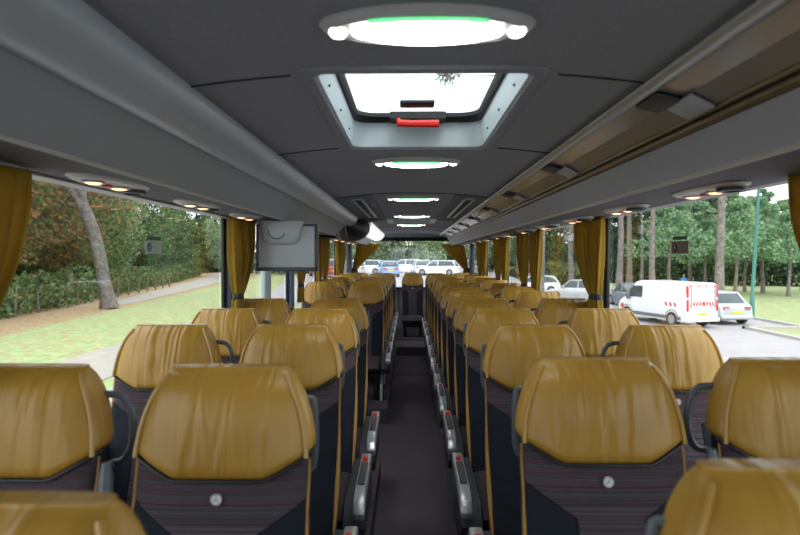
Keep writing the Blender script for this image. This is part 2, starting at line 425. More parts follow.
rowsL = [(.60, 'al'), (1.35, 'b'), (2.33, 'b'), (3.1, 'b'), (3.88, 'b'), (6.55, 'b'), (7.33, 'b'), (8.1, 'b'), (8.87, 'b'), (9.6, 'b'), (10.3, 'b')]
for i, (y, k) in enumerate(rowsL):
    w = ORD[i]; dz = [-.042, -.016][i] if i < 2 else -.027
    if i < 5: nth = f'in the {w} row from the camera' if i else 'in the nearest row'
    else: nth = f'{["first","second","third","fourth","fifth","sixth"][i-5]} row behind the middle-door gap'
    put_seat(1, 'aisle', (-.555 if i == 0 else -.49 if i == 1 else -.53), y, dz, f'mustard-topped seat next to the aisle, left side, {nth}', G_L)
    if i > 0: put_seat(1, 'window', (-1.005 if i == 1 else -1.045), y, dz, f'mustard-topped seat by the left windows, {nth}', G_L)
bench = [(-1.0, 'at the far left end'), (-.5, 'left of the middle seat'), (.04, 'in the middle, facing straight up the aisle'), (.5, 'right of the middle seat'), (1.0, 'at the far right end')]
for x, w in bench:
    put_seat(1, 'bench', x, 11.35, -.06, f'mustard-topped seat of the rear bench, {w}', 'rear bench seats')

# ------------------------------------------------------------------ shell of the coach
YF, YB, HW = -2.2, 12.2, 1.27
MB().box(-HW, HW, YF, YB, -.06, 0).build('floor', 'carpet')['kind'] = 'structure'
b = MB(); b.box(-.25, .25, 9.75, 10.55, 0, .14); b.box(-HW, HW, 10.55, YB, 0, .16)
struct(b.build('trim_1', 'carpet'))
b = MB(); b.box(-.25, .25, 9.742, 9.80, .125, .145)
struct(b.build('trim_2', 'under'))
b = MB()
b.box(.25, HW, YF, 10.55, 0, POD); b.box(-HW, -.25, YF, 4.35, 0, POD); b.box(-HW, -.25, 5.75, 10.55, 0, POD)
struct(b.build('trim_3', 'carpet'))
zW0, zW1 = .92, 1.925
for nm, s_ in (('wall_left', -1), ('wall_right', 1)):
    x0, x1 = sorted((s_*HW, s_*(HW+.05)))
    b = MB(); b.box(x0, x1, YF, YB+.05, -.06, zW0); b.box(x0, x1, YF, YB+.05, zW1, 2.25)
    struct(b.build(nm, 'side'))
    xi = sorted((s_*HW, s_*(HW-.03)))
    b = MB(); b.box(xi[0], xi[1], YF, YB, zW0-.06, zW0, 0)
    struct(b.build('trim_4' if s_ < 0 else 'trim_5', 'frame', bevel=.005))
PILL = [1.25, 3.90, 5.92, 7.72, 9.75]
n = 6
for s_ in (-1, 1):
    for i, y in enumerate(PILL):
        b = MB(); x0, x1 = sorted((s_*(HW+.01), s_*(HW-.035)))
        b.box(x0, x1, y-.02, y+.14, zW0, zW1+.02)
        struct(b.build(f'trim_{n}', 'pillar', bevel=.008)); n += 1
        b = MB(); x0, x1 = sorted((s_*(HW+.02), s_*(HW-.005)))
        b.box(x0, x1, y-.06, y+.16, zW0, zW1+.02)
        struct(b.build(f'trim_{n}', 'frame', bevel=.008)); n += 1
# middle-door post and door leaf on the left
b = MB(); b.box(-HW-.02, -HW+.02, 4.88, 5.10, .2, zW1); struct(b.build('door_1', 'duct', bevel=.01))
# side glass
wn = 1
edges = [YF]+PILL+[YB-.35]
for s_ in (-1, 1):
    for a, c in zip(edges[:-1], edges[1:]):
        x = s_*(HW+.025); b = MB(); b.box(x-.003, x+.003, a+.07, c-.07, zW0-.01, zW1+.01)
        struct(b.build(f'window_{wn}', 'glass')); wn += 1
# rear corner pillars, wall and window
for s_ in (-1, 1):
    x0, x1 = sorted((s_*(HW+.03), s_*(HW-.05)))
    b = MB(); b.box(x0, x1, YB-.45, YB, 0, 2.1); struct(b.build(f'trim_{n}', 'shell', bevel=.02)); n += 1
b = MB(); b.box(-HW-.05, HW+.05, YB, YB+.05, -.06, 1.0); b.box(-HW-.05, HW+.05, YB, YB+.05, 2.04, 2.25)
struct(b.build('wall_back', 'rack'))
b = MB(); b.box(-HW, HW, YB+.02, YB+.026, .98, 2.06); struct(b.build(f'window_{wn}', 'glass')); wn += 1
# parcel shelf under the rear window
b = MB(); b.box(-HW, HW, YB-.30, YB, 1.0, 1.04); struct(b.build(f'trim_{n}', 'shell', bevel=.01)); n += 1
# windscreen end behind the camera
b = MB(); b.box(-HW-.05, HW+.05, YF-.05, YF, -.06, .75); b.box(-HW-.05, HW+.05, YF-.05, YF, 2.1, 2.25)
struct(b.build('wall_front', 'shell'))
b = MB(); b.box(-HW, HW, YF-.03, YF-.024, .75, 2.1); struct(b.build(f'window_{wn}', 'glass')); wn += 1

# ceiling: gently vaulted, with an opening for the roof hatch
HY0, HY1, HX = 1.54, 2.64, .31
def cz(x): return 2.165-.045*(x/.65)**2 if abs(x) < .8 else 2.165-.045*(.8/.65)**2
def vault(x0, x1, y0, y1, zt=.03, N=10):
    b = MB(); xs = [x0+(x1-x0)*i/N for i in range(N+1)]
    pr = [(x, cz(x)) for x in xs]+[(x, cz(x)+zt) for x in reversed(xs)]
    b.prism(pr, 'y', y0, y1); return b
b = MB()
for (x0, x1, y0, y1) in ((-HW, HW, YF, HY0), (-HW, -HX, HY0, HY1), (HX, HW, HY0, HY1), (-HW, HW, HY1, 7.55), (-HW, -.30, 7.55, 8.45), (.30, HW, 7.55, 8.45), (-HW, HW, 8.45, YB)):
    q = vault(x0, x1, y0, y1, N=24 if x1-x0 > 2 else 12); b.add(q.v, q.f)
struct(b.build('ceiling', 'ceil', smooth=True))
# panel seams and dark ceiling panels
b = MB()
for y in (-.3, HY0+.03, HY1-.02, 4.55, 7.6, 9.2, 10.6):
    for sgn in (-1, 1):
        pts = [(sgn*x, y, cz(x)-.001) for x in ([.36, .45, .55, .66] if HY0-.1 < y < HY1+.1 else [0, .15, .3, .45, .66])]
        b.tube(pts, .0035, 5)
struct(b.build(f'trim_{n}', 'rubber')); n += 1
for sgn in (-1, 1):
    b = MB(); x0, x1 = sorted((sgn*.33, sgn*.68)); q = vault(x0, x1, 4.6, 7.5, zt=.004, N=5)
    b.add([(v[0], v[1], v[2]-.006) for v in q.v], q.f); struct(b.build(f'trim_{n}', 'ceilpanel')); n += 1
# long air slots in the ceiling
for sgn, w in ((-1, 'left'), (1, 'right')):
    t = thing('air_slot', (sgn*.46, 5.8, 2.14), f'long narrow silver-edged air slot in the ceiling, on the {w} side', 'air vent', 'air slots in the ceiling')
    MB().box(-.03, .03, -1.05, 1.05, -.012, .004).build('slot', 'rubber', t, bevel=.003)
    b = MB(); b.box(-.045, -.028, -1.08, 1.08, -.018, .004); b.box(.028, .045, -1.08, 1.08, -.018, .004); b.box(-.045, .045, -1.08, -1.06, -.018, .004); b.box(-.045, .045, 1.06, 1.08, -.018, .004)
    b.build('slot_frame', 'rackl', t, bevel=.003)

# rear wall upper valance over the rear window
b = MB(); pr = []
N = 150
rings = []
for zz, am in ((2.07, .012), (2.03, .014), (1.995, .016)):
    rings.append([(-1.2+2.4*i/N, YB-.06+am*math.sin(i*PI/1.5), zz-(.012*(i % 3 == 0) if zz < 2 else 0)) for i in range(N+1)])
b.loft(rings, closed=False); tag(b.build('valance', 'black', smooth=True), 'short black pleated valance along the top of the rear window', 'valance')

# ------------------------------------------------------------------ roof hatch
t = thing('roof_hatch', (0, 2.1, 2.16), 'large roof hatch with tinted glass, pale surround and red handle, near the camera', 'roof hatch')
def rr(hx, hy, r, y0=0, n=6):
    pts = []
    for cx, cy, a0 in ((hx-r, hy-r, 0), (-hx+r, hy-r, PI/2), (-hx+r, -hy+r, PI), (hx-r, -hy+r, 3*PI/2)):
        for i in range(n+1): a = a0+PI/2*i/n; pts.append((cx+r*math.cos(a), y0+cy+r*math.sin(a)))
    return pts
def ring_mesh(b, secs, mi=0):
    b.loft([[(x, y, z) for x, y in rr(hx, hy, r, y0)] for hx, hy, r, z, y0 in secs], caps=False, mi=mi)
b = MB(); ring_mesh(b, [(.335, .575, .02, .0, 0), (.335, .575, .02, -.010, 0), (.300, .545, .04, -.012, 0), (.296, .54, .04, -.004, 0)]); b.build('flange', 'ceil', t, smooth=True, angle=R(30))
b = MB(); ring_mesh(b, [(.30, .545, .04, -.006, 0), (.29, .53, .05, -.002, 0), (.28, .505, .07, .10, 0), (.28, .505, .07, .125, 0)])
b.build('surround', 'duct', t, smooth=True, angle=R(30))
b = MB(); ring_mesh(b, [(.282, .507, .07, .10, 0), (.27, .48, .07, .10, -.0), (.26, .465, .08, .118, 0), (.26, .465, .08, .135, 0), (.30, .51, .08, .14, 0), (.282, .507, .07, .10, 0)])
b.box(-.12, .12, .40, .50, .095, .125)
b.build('rubber_frame', 'rubber', t, smooth=True, angle=R(30))
b = MB(); b.prism(rr(.29, .49, .08), 'z', .128, .134); b.build('hatch_pane', 'hatchglass', t)
h = MB().tube([(-.085, .42, .10), (-.08, .40, .075), (-.03, .40, .072), (.09, .40, .072)], [.012, .017, .015, .017], 8).build('handle', 'red', t, smooth=True); h['label'] = 'red emergency handle'
MB().box(-.075, .065, .22, .30, .112, .127).build('ventilator', 'black', t, bevel=.006)
for q in (-.285, .285):
    for yy in (-.3, 0, .3): MB().ellipsoid((q, yy, .03), (.005, .005, .005), 8, 4).build('screw', 'shell', t)
t = thing('roof_hatch', (0, 8.0, 2.16), 'small far roof hatch with a greenish pale rim near the rear of the ceiling', 'roof hatch')
b = MB(); ring_mesh(b, [(.33, .47, .03, .01, 0), (.33, .47, .03, -.012, 0), (.27, .40, .04, -.012, 0), (.25, .38, .05, .07, 0)]); b.build('surround', 'duct', t, smooth=True, angle=R(30))
b = MB(); b.prism(rr(.26, .39, .04), 'z', .07, .076); b.build('hatch_pane', 'duct', t)
# ------------------------------------------------------------------ ceiling lamps
def lamp_obj(loc, label):
    t = thing('ceiling_lamp', loc, label, 'ceiling lamp', 'oval ceiling lamps')
    def oval(hx, hy, z, n=36, p=1.0): return [(hx*math.cos(2*PI*k/n), hy*math.copysign(abs(math.sin(2*PI*k/n))**p, math.sin(2*PI*k/n)), z) for k in range(n)]
    b = MB(); b.loft([oval(.232, .088, .01), oval(.232, .088, -.003), oval(.222, .082, -.014), oval(.205, .078, -.018), oval(.19, .07, -.014)]); b.build('housing', 'housing', t, smooth=True)
    b = MB(); b.loft([oval(.165, .058, -.014), oval(.16, .055, -.022), oval(.13, .045, -.029), oval(.05, .02, -.031)]); b.build('diffuser', 'lamp', t, smooth=True)
    for s_ in (-1, 1):
        b = MB(); b.ellipsoid((s_*.192, .003, -.016), (.020, .032, .009), 14, 6); b.build('end_spot', 'spot', t, smooth=True)
    b = MB(); b.tube([(.145*math.sin(a), -.070*math.cos(a*.62)-.006, -.020) for a in [-1+2*i/14 for i in range(15)]], .0045, 6); b.build('night_light', 'green', t, smooth=True)
    return t
ly = [1.25, 3.02, 4.85, 6.9, 8.75]
lab = ['nearest and largest oval ceiling lamp, in front of the big roof hatch', 'oval ceiling lamp just behind the big roof hatch', 'third oval ceiling lamp, between the two long air slots', 'fourth oval ceiling lamp, in front of the far roof hatch', 'farthest oval ceiling lamp, behind the far roof hatch']
L0 = lamp_obj((0, ly[0], 2.158), lab[0])
for y, l in zip(ly[1:], lab[1:]): dup(L0, (0, y, 2.158), l)

# ------------------------------------------------------------------ luggage racks
def rel(pts): return [(CX+x, CZ+z) for x, z in pts]
def sheet(b, pts, y0, y1, th=.012, mi=0, n=1):
    """open profile polyline in (x,z) given thickness towards the outside and length along y"""
    P = [Vector(p) for p in pts]; back = []
    for i, p in enumerate(P):
        t = (P[min(i+1, len(P)-1)]-P[max(i-1, 0)]).normalized(); nrm = Vector((-t.y, t.x)); back.append(p+nrm*th)
    b.prism([tuple(p) for p in P]+[tuple(p) for p in reversed(back)], 'y', y0, y1, mi)
def curve(ctrl, n=14):
    out = []
    for i in range(n+1):
        t = i/n; pts = [Vector(c) for c in ctrl]
        while len(pts) > 1: pts = [pts[j]*(1-t)+pts[j+1]*t for j in range(len(pts)-1)]
        out.append(tuple(pts[0]))
    return out
def left_rack(y0, y1, label, lobe, sh=0):
    t = thing('luggage_rack', (0, 0, 0), label, 'luggage rack', 'overhead luggage racks')
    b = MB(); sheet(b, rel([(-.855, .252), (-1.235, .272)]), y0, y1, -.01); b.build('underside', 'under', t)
    b = MB(); sheet(b, rel(curve([(-.722, .372), (-.76, .345), (-.80, .30), (-.855, .252)])), y0, y1, -.012); b.build('lower_panel', 'rack', t, smooth=True)
    b = MB(); b.tube([Vector((CX-.857, y0, CZ+.254)), Vector((CX-.857, y1, CZ+.254))], .0075, 8); b.build('lower_edge', 'trim', t, smooth=True)
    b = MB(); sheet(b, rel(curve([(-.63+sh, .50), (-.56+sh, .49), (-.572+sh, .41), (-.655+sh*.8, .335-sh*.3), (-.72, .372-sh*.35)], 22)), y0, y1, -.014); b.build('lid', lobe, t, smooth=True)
    b = MB(); sheet(b, rel([(-1.19, .268), (-1.235, .262)]), y0, y1, .008); b.build('window_edge', 'trim', t)
    pr = rel([(-1.23, .272), (-.857, .255), (-.80, .305), (-.725, .372), (-.66, .372), (-.59, .43), (-.60, .475), (-.70, .50), (-1.23, .47)])
    b = MB(); b.prism(pr, 'y', y1-.012, y1+.0) ; b.prism(pr, 'y', y0, y0+.012)
    b.build('end_plate', 'shell', t)
    return t
left_rack(YF, 6.75, 'long smooth grey luggage rack over the front left windows', 'rackl')
left_rack(7.95, YB-.1, 'short luggage rack with white lid, its glow added, over the rear left windows', 'glowwhite', .09)  # white lid glows by added emission, no lamp in it
# round black cap hanging between the two left racks
t = thing('rack_end_cap', (CX-.735, 7.35, CZ+.37), 'round black cap with two thin ribs closing the gap between the left racks', 'end cap')
MB().ellipsoid((0, 0, 0), (.245, .60, .175), 24, 14).build('cap_body', 'black', t, smooth=True)
for xx in (-.10, .0):
    MB().tube([(xx, -.60*math.sqrt(max(0, 1-(xx/.245)**2-(math.sin(a))**2*.97)), .175*math.sin(a)*.95) for a in [-1.2+2.4*i/12 for i in range(13)]], .006, 5).build('rib', 'rackl', t, smooth=True)
# right rack with glazed flaps
y0, y1 = YF, YB-.15
t = thing('luggage_rack', (0, 0, 0), 'grey luggage rack with glazed flaps and pale rail along the right side', 'luggage rack', 'overhead luggage racks')
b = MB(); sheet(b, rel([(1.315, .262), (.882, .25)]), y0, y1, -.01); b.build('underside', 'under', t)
b = MB(); sheet(b, rel([(.88, .25), (.832, .362)]), y0, y1, -.012); b.build('lower_panel', 'rackpanel', t)
b = MB(); b.tube([Vector((CX+.882, y0, CZ+.252)), Vector((CX+.882, y1, CZ+.252))], .0085, 8); b.build('lower_edge', 'trim', t, smooth=True)
b = MB(); sheet(b, rel([(1.27, .268), (1.315, .254)]), y0, y1, .008); b.build('window_edge', 'trim', t)
b = MB(); b.tube([Vector((CX+.822, y0, CZ+.374)), Vector((CX+.822, y1, CZ+.374))], .013, 10); b.tube([Vector((CX+.812, y0, CZ+.396)), Vector((CX+.812, y1, CZ+.396))], .009, 8); h = b.build('bronze_moulding', 'bronze', t, smooth=True); h['label'] = 'bronze moulding'
b = MB(); sheet(b, rel(curve([(.665, .452), (.62, .475), (.60, .455), (.63, .435), (.665, .445)])), y0, y1, .008); b.build('grab_rail', 'rail', t, smooth=True)
b = MB(); sheet(b, rel([(.84, .362), (1.28, .38)]), y0, y1, -.01); sheet(b, rel([(1.30, .36), (1.30, .50)]), y0, y1, -.01); b.build('shelf', 'flap', t)
fy = 1.60-1.22*3
while fy < y1-.3:
    e = min(fy+1.22, y1)
    b = MB(); sheet(b, rel([(.806, .400), (.74, .432), (.668, .450)]), max(fy+.02, y0), e-.02, -.006); b.build('glass_flap', 'flapglass', t)
    b = MB(); sheet(b, rel([(.801, .396), (.770, .412), (.737, .428)]), fy-.07, fy+.07, .010); b.build('hinge_plate', 'rackl', t, bevel=.003)
    b = MB(); sheet(b, rel([(.735, .429), (.700, .438), (.668, .446)]), fy-.02, fy+.12, .010); b.build('hinge_arm', 'shell', t, bevel=.003)
    fy += 1.22

# reading light units under the racks
def unit(loc, label, s_):
    t = thing('reading_light_unit', loc, label, 'reading light', 'reading light units under the racks')
    def oval(hx, hy, z, ox=0, oy=0, n=28): return [(ox+hx*math.cos(2*PI*k/n), oy+hy*math.sin(2*PI*k/n), z) for k in range(n)]
    b = MB(); b.loft([oval(.085, .235, .0), oval(.085, .235, -.004), oval(.072, .21, -.013), oval(.06, .19, -.014)]); b.build('housing', 'housing', t, smooth=True)
    for yy in (-.115, .055):
        b = MB(); b.ellipsoid((.0, yy, -.018), (.026, .030, .008), 14, 6); l = b.build('spot_lamp', 'warm', t, smooth=True)
        b = MB(); b.tube([(.031*math.cos(2*PI*k/18), yy+.036*math.sin(2*PI*k/18), -.018) for k in range(18)], .004, 5, closed=True); b.build('bezel', 'rackl', l, smooth=True)
    MB().box(-.014, .014, -.04, -.012, -.024, -.016).build('call_button', 'red', t, bevel=.003)
    b = MB(); b.loft([oval(.045, .055, -.014, 0, .155), oval(.045, .055, -.026, 0, .155), oval(.03, .038, -.028, 0, .155), oval(.026, .032, -.020, 0, .155)]); b.build('air_nozzle', 'shell', t, smooth=True)
    return t
U = None
for s_, x, y00, z, N_ in ((-1, CX-1.03, 2.0, CZ+.262, 6), (-1, CX-1.03, 8.3, CZ+.262, 4), (1, CX+1.12, 2.19, CZ+.254, 12)):
    for k in range(N_):
        y = y00+.84*k
        side = 'left' if s_ < 0 else 'right'
        pos = ['nearest the camera', 'second', 'third', 'fourth', 'fifth', 'sixth', 'seventh', 'eighth', 'ninth', 'tenth', 'eleventh', 'farthest'][k]
        if y00 > 5: label = f'oval reading light unit under the rear left rack, {["first","second","third","last"][k]} behind the black cap'
        else: label = f'oval reading light unit under the {side} rack, {pos}'+('' if k in (0, 11) else ' from the camera')
        if U is None: U = unit((x, y, z), label, s_)
        else: dup(U, (x, y, z), label, rz=0 if s_ < 0 else PI)

# ------------------------------------------------------------------ folding monitor
t = thing('monitor', (CX-.86, 4.08, CZ+.25), 'grey folding monitor hanging under the left rack in front of the window', 'monitor')
b = MB(); b.box(-.20, .20, -.005, .03, -.325, -.03); b.build('screen_back', 'monitor', t, bevel=.008)
b = MB()
for x0, x1, z0, z1 in ((-.215, .22, -.35, -.322), (-.215, -.198, -.35, -.03), (.198, .222, -.35, -.02), (-.215, .22, -.034, -.02)): b.box(x0, x1, -.008, .036, z0, z1)
b.build('screen_frame', 'monitord', t, bevel=.005)
b = MB(); rings = []
for u, hx, hy in ((0, .155, .06), (.25, .148, .066), (.6, .13, .07), (.85, .115, .06), (.97, .095, .045), (1, .07, .03)):
    rings.append([(-.03+hx*math.copysign(abs(math.cos(a))**.6, math.cos(a)), -.02+hy*math.copysign(abs(math.sin(a))**.6, math.sin(a)), -.0-.165*u) for a in [2*PI*k/28 for k in range(28)]])
b.loft(rings); bk = b.build('bracket', 'monitor', t, smooth=True)
b = MB(); b.tube([(-.03+.055*math.cos(a)-.02, -.092, -.075+.05*math.sin(a)) for a in [PI+PI*i/12-.2 for i in range(13)]], .004, 5); b.build('grip_recess', 'handle', bk, smooth=True)

# ------------------------------------------------------------------ curtains
def curtain(name, s_, ya, yb, ty, tw, label, zt=1.92, ztie=1.40, zb=1.22, npl=8, flare=.10, x=1.19, front=False, seed=0):
    """pleated curtain hanging beside the glass, gathered at a tie"""
    r = random.Random(seed); N = npl*12; rows = []
    ph = [r.uniform(-.5, .5) for _ in range(npl+1)]
    mid0 = (ya+yb)/2; hw0 = (yb-ya)/2
    zs = [zt-(zt-ztie)*(i/18) for i in range(19)]+[ztie-(ztie-zb)*(i/6) for i in range(1, 7)]
    for z in zs:
        if z >= ztie:
            u = (zt-z)/(zt-ztie); g = u**(1.05 if front else 2.2)
            mid = mid0*(1-g)+ty*g; hw = hw0*(1-g)+tw*g
        else:
            u = (ztie-z)/(ztie-zb); mid = ty; hw = tw+(flare*.5-tw*.1)*u**.6
        row = []
        amp = .020+.006*(1-abs(1-2*min(1, max(0, (zt-z)/(zt-ztie)))))
        if abs(z-ztie) < .02: amp = .016
        for i in range(N+1):
            v = i/N; k = v*npl; p = math.sin(2*PI*k+ph[int(k)]*1.2*(1 if z < 2 else 0)+.6*math.sin(k*1.7+z*3))
            off = mid+(v*2-1)*hw+.008*math.sin(4*PI*k)
            dd = amp*p
            if front: row.append((s_*off, x+dd, z))
            else: row.append((s_*(x)+dd, off, z))
        rows.append(row)
    t = thing(name, (rows[0][0][0], rows[0][0][1], zb), label, 'curtain', 'mustard curtains')
    L = Vector(t.location)
    b = MB(); b.loft([[tuple(Vector(p)-L) for p in row] for row in rows], closed=False)
    c = b.build('cloth', 'curtain', t, smooth=True, angle=R(180))
    md = c.modifiers.new('t', 'SOLIDIFY'); md.thickness = .003
    if front: cc = Vector((s_*ty, x, ztie))-L; ex, ey = tw+.01, .03
    else: cc = Vector((s_*x, ty, ztie))-L; ex, ey = .032, tw+.012
    b = MB(); b.loft([[(cc.x+ex*math.cos(2*PI*k/20), cc.y+ey*math.sin(2*PI*k/20), cc.z+dz) for k in range(20)] for dz in (-.018, .018)], caps=False)
    tb = b.build('tieback', 'curtaintie', t, smooth=True); md = tb.modifiers.new('t', 'SOLIDIFY'); md.thickness = .004
    return t
curtain('curtain', -1, 1.20, 1.76, 1.36, .07, 'wide mustard curtain at the left picture edge, nearest the camera', seed=1, ztie=1.34, npl=9)
curtain('curtain', 1, 1.36, 1.90, 1.40, .07, 'mustard curtain at the right picture edge, nearest the camera', seed=2, ztie=1.34, x=1.2)
curtain('curtain', -1, 3.68, 4.28, 3.86, .075, 'mustard curtain on the left window post in front of the monitor', seed=3, x=1.18)
curtain('curtain', 1, 3.70, 4.28, 3.84, .075, 'mustard curtain on the right window post, left of the white van', seed=4, x=1.19)
for s_, w in ((-1, 'left'), (1, 'right')):
    for i, y in enumerate(PILL[2:]):
        o = ['nearest', 'second', 'farthest'][i]
        if not (s_ < 0 and i == 0): curtain('curtain', s_, y-.50, y-.08, y-.28, .08, f'mustard curtain on the camera side of the {o} of the three far {w} window posts', seed=10+i+s_*3, ztie=1.32, zb=1.16)
        curtain('curtain', s_, y+.12, y+.62, y+.26, .07, f'mustard curtain on the rear side of the {o} of the three far {w} window posts', seed=20+i+s_*3, ztie=1.36, zb=1.18)
for s_, w in ((-1, 'left'), (1, 'right')):
    curtain('curtain', s_, .62, 1.12, 1.16, .05, f'mustard curtain swept aside at the {w} of the rear window', front=True, x=YB-.13, seed=30+s_, zt=1.93, ztie=1.40, zb=1.2)

# ------------------------------------------------------------------ window stickers
def sticker(px, py, X, pale, label, w=.085, rear=False):
    if rear:
        d = YB+.012; p = at(px, py, d); t = thing('exit_sticker', p, label, 'sticker'); ax = lambda u, v, q: (u, -q, v); K = 1.0
    else:
        s_ = 1 if X > 0 else -1; d = (X-CX)/((px-VX)/F); p = at(px, py, d); t = thing('exit_sticker', p, label, 'sticker'); ax = lambda u, v, q: (-s_*q, u*(1 if s_ < 0 else -1), v); K = 2.1
    def card(nm, u0, u1, v0, v1, q, m):
        b = MB(); v = [ax(u, vv, qq) for qq in (q, q+.001) for vv in (v0, v1) for u in (u0*K, u1*K)]
        b.add(v, [(0,2,3,1),(4,5,7,6),(0,1,5,4),(2,6,7,3),(0,4,6,2),(1,3,7,5)]); return b.build(nm, m, t)
    card('green_bar', -w*.42, w*.42, w*.35, w*.55, .001, 'stickgreen')
    pn = card('panel', -w/2, w/2, -w*.45, w*.28, .001, pale)
    b = MB(); n_ = 20; cu = -w*.28*K
    vs = [ax(cu+w*.25*math.cos(2*PI*k/n_), -w*.08+w*.25*math.sin(2*PI*k/n_), q) for q in (.002, .0032) for k in range(n_)]
    b.add(vs, [tuple(range(n_)), tuple(range(n_, 2*n_))]+[(k, (k+1) % n_, n_+(k+1) % n_, n_+k) for k in range(n_)]); b.build('round_mark', 'stickblue' if pale == 'stickpale' else 'black', pn)
    b = MB(); q = .0034
    b.add([ax(cu-w*.02, -w*.24, q), ax(cu+w*.03, -w*.24, q), ax(cu+w*.02, .0, q), ax(cu-w*.03, .0, q)], [(0, 1, 2, 3)])
    b.add([ax(cu-w*.06, -.1*w, q), ax(cu+w*.06, -.1*w, q), ax(cu+w*.04, -.06*w, q), ax(cu-w*.05, -.05*w, q)], [(0, 1, 2, 3)])
    b.add([ax(cu+w*.03*math.cos(2*PI*k/10), w*.05+w*.035*math.sin(2*PI*k/10), q) for k in range(10)], [tuple(range(10))]); b.build('figure', 'white', pn)
sticker(152, 246, -1.29, 'stickpale', 'pale exit sticker with green bar and blue round figure mark on the left window')
sticker(678, 246, 1.29, 'stickbrown', 'dark exit sticker with green bar and oval mark on the right window')
sticker(408, 254, 0, 'stickpale', 'small exit sticker with green bar on the rear window', w=.13, rear=True)

# ------------------------------------------------------------------ outside: ground
GZ = CZ-3.1
b = MB(); b.box(-160, 160, -60, 220, GZ-.5, GZ); struct(b.build('ground', 'grass'))
b = MB(); b.box(-7, 14.35, -60, 120, GZ, GZ+.02); struct(b.build('road', 'asphalt'))
b = MB(); b.box(14.35, 14.6, -60, 25.2, GZ, GZ+.13); b.box(17.0, 17.2, 25.2, 62, GZ, GZ+.13); b.box(14.35, 17.2, 25.0, 25.2, GZ, GZ+.13); struct(b.build('kerb', 'kerb'))
b = MB(); b.box(14.35, 17.0, 25.2, 62, GZ, GZ+.02); struct(b.build('parking_bay', 'asphalt'))
def strip(pts, w, z, name, m):
    b = MB(); P = [Vector((x, y)) for x, y in pts]; top = []
    rows = []
    for i, p in enumerate(P):
        t = (P[min(i+1, len(P)-1)]-P[max(i-1, 0)]).normalized(); nn = Vector((-t.y, t.x)); ww = w[i] if isinstance(w, list) else w
        a, c = p+nn*ww/2, p-nn*ww/2
        rows.append([(a.x, a.y, GZ-.01), (a.x, a.y, GZ+z), (c.x, c.y, GZ+z), (c.x, c.y, GZ-.01)])
    b.loft(rows); return struct(b.build(name, m))
strip([(-9, -20), (-9, 20), (-9.5, 45), (-10.5, 70), (-12, 110)], 2.6, .03, 'gravel_path', 'path')
strip([(-19.0, 37), (-19.9, 42), (-23, 60), (-27, 80), (-34, 110)], [.9, 2.0, 3.2, 4, 4], .03, 'wood_path', 'path')
strip([(30, 44), (45, 52), (80, 62)], 2, .03, 'park_path', 'path')
b = MB()
for y in (10, 15.2, 20.4, 25.6, 30.8): b.box(9.6, 9.75, y, y+2.6, GZ+.02, GZ+.026)
struct(b.build('road_marking', 'paint'))
# raised car park behind the coach
b = MB(); b.prism([(38, GZ-.1), (52, GZ+1.25), (90, GZ+1.6), (90, GZ-.1)], 'x', -10.5, 9.5); struct(b.build('car_park', 'asphalt'))

